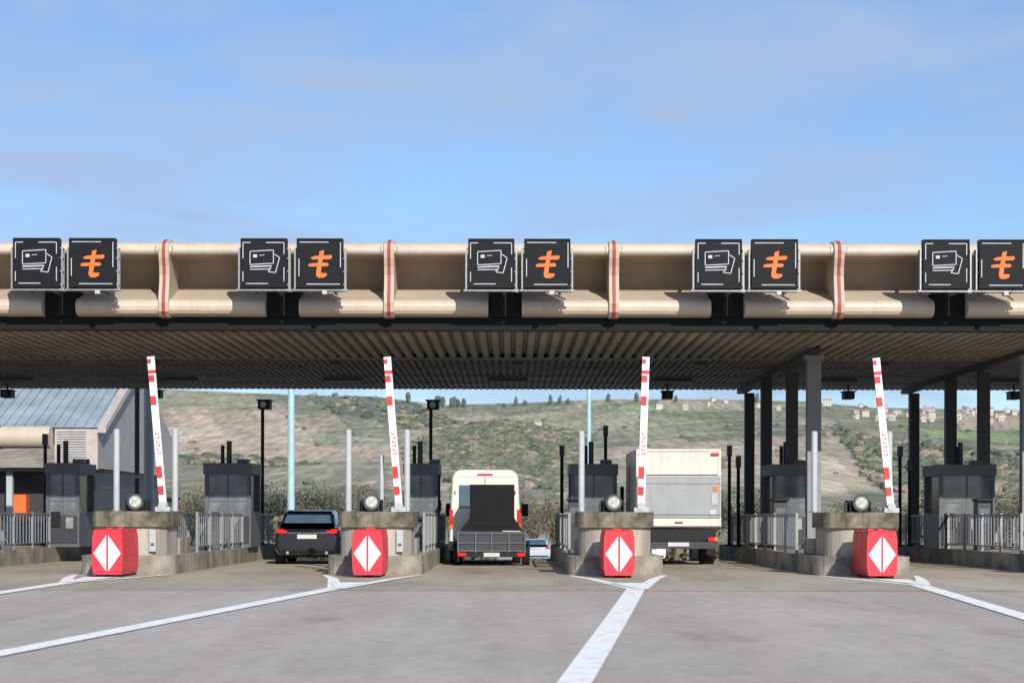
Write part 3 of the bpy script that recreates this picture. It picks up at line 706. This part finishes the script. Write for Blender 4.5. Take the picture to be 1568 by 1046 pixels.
# ------------------------------------------------------------------ trees near
def tree_mesh(seed,leaf,H=6.0,dens=2600,spread=2.3):
    rs=random.Random(seed); b=B()
    b.cyl((0,0,-.4),(.1,0,H*.35),.16,.11,'bark',8); tips=[]
    for i in range(9):
        a=rs.uniform(0,6.28); z0=H*rs.uniform(.18,.4); l=rs.uniform(.5,1)*spread
        p1=Vector((.05,0,z0)); p2=Vector((math.cos(a)*l*.5,math.sin(a)*l*.5,z0+H*rs.uniform(.15,.3))); b.cyl(p1,p2,.07,.045,'bark',6)
        for q in range(3):
            p3=p2+Vector((rs.gauss(0,.6),rs.gauss(0,.6),rs.uniform(.2,H*.35))); b.cyl(p2,p3,.04,.012,'bark',5); tips.append(p3); tips.append((p2+p3)/2)
    ks=[leaf,leaf,'leaf3' if leaf!='leaf2' else 'leaf1']
    for i in range(dens):
        t=rs.choice(tips); p=t+Vector((rs.gauss(0,.42),rs.gauss(0,.42),rs.gauss(0,.38)))
        s=rs.uniform(.05,.14); n=Vector((rs.gauss(0,1),rs.gauss(0,1),rs.gauss(0,1))).normalized(); u=n.orthogonal().normalized()*s; w=n.cross(u).normalized()*s*.7
        b.add([p-u,p-w,p+u,p+w],[(0,1,2,3)],ks[int(abs(t.x*10+t.z*7))%3])
    return b.mesh('tree')
tm=[tree_mesh(1,'leaf1'),tree_mesh(2,'leaf2',5,1300),tree_mesh(3,'leaf3',5.5,3000),tree_mesh(4,'leaf2',6.5,1600)]
rs=random.Random(3)
for k in range(72):
    Y=rs.uniform(135,230); u=rs.uniform(-.30,.30)
    if k%6==0: u=rs.uniform(-.18,-.09)
    elif -.105<u<-.075: Y+=40
    if .03<u<.12 and rs.random()<.3: continue
    sc=rs.uniform(.7,1.15)*(Y/165)
    inst('tree',tm[rs.choice([0,1,1,2,3,3])],(u*Y,Y,gz(Y)),rs.uniform(0,6),sc)
b=B()
for k in range(16000):
    x=rs.uniform(-60,60); hh=1.6+.9*math.sin(x*.7)+.5*math.sin(x*2.1+1)
    p=Vector((x,128+rs.gauss(0,1.1),gz(128)+rs.uniform(0,hh))); s=rs.uniform(.1,.28)
    n=Vector((rs.gauss(0,1),rs.gauss(0,1),rs.gauss(0,1))).normalized(); u=n.orthogonal()*s; w=n.cross(u).normalized()*s*.8
    if -1.0<x<3.5: continue
    b.add([p-u,p-w,p+u,p+w],[(0,1,2,3)],['leaf1','leaf2','leaf3'][int(x*.35)%3])
b.obj('roadside_hedge')

# ------------------------------------------------------------------ light, sky, camera
EL,AZ=math.radians(27),math.radians(17)
tosun=Vector((math.sin(AZ)*math.cos(EL),-math.cos(AZ)*math.cos(EL),math.sin(EL)))
sl=bpy.data.lights.new('sun','SUN'); sl.energy=4.8; sl.angle=math.radians(.53); sl.color=(1,.945,.86)
so=bpy.data.objects.new('sun',sl); so.rotation_euler=(-tosun).to_track_quat('-Z','Y').to_euler(); COL.objects.link(so)
w=bpy.data.worlds.new('World'); scene.world=w; w.use_nodes=True; nt=w.node_tree;N=nt.nodes;L=nt.links
bg=N['Background']; bg.inputs['Strength'].default_value=.115
sky=N.new('ShaderNodeTexSky'); sky.sky_type='NISHITA'; sky.sun_disc=False; sky.sun_elevation=EL; sky.sun_rotation=math.atan2(tosun.x,tosun.y)
sky.air_density=1.0; sky.dust_density=.3; sky.ozone_density=3.0; sky.altitude=300
tc=N.new('ShaderNodeTexCoord'); mp=N.new('ShaderNodeMapping'); mp.inputs['Scale'].default_value=(2.2,2.2,8); mp.inputs['Rotation'].default_value=(0,.3,0)
L.new(tc.outputs['Generated'],mp.inputs['Vector'])
nz=N.new('ShaderNodeTexNoise'); nz.inputs['Scale'].default_value=2.8; nz.inputs['Detail'].default_value=8; nz.inputs['Roughness'].default_value=.54; nz.inputs['Distortion'].default_value=.7
L.new(mp.outputs['Vector'],nz.inputs['Vector'])
r=N.new('ShaderNodeValToRGB'); r.color_ramp.elements[0].position=.36; r.color_ramp.elements[1].position=.62; r.color_ramp.elements[0].color=(0.12,0.12,0.12,1); r.color_ramp.elements[1].color=(.9,.9,.9,1)
L.new(nz.outputs['Fac'],r.inputs['Fac'])
ti=N.new('ShaderNodeMix'); ti.data_type='RGBA'; ti.blend_type='MULTIPLY'; ti.inputs[0].default_value=1; L.new(sky.outputs['Color'],ti.inputs[6]); ti.inputs[7].default_value=(.90,1.02,1.18,1)
mx=N.new('ShaderNodeMix'); mx.data_type='RGBA'; L.new(r.outputs['Color'],mx.inputs[0]); L.new(ti.outputs[2],mx.inputs[6]); mx.inputs[7].default_value=(3.5,4.7,6.9,1)
L.new(mx.outputs[2],bg.inputs['Color'])
cam=bpy.data.cameras.new('camera'); cam.sensor_width=36; cam.lens=70; cam.shift_y=270/1568; cam.clip_end=12000; cam.clip_start=.1
cam.dof.use_dof=True; cam.dof.focus_distance=45; cam.dof.aperture_fstop=2.8
co=bpy.data.objects.new('camera',cam); co.location=(0,0,1.2); co.rotation_euler=(math.pi/2,math.radians(-.1),0); COL.objects.link(co); scene.camera=co
scene.view_settings.view_transform='Standard'; scene.view_settings.look='None'; scene.view_settings.exposure=0
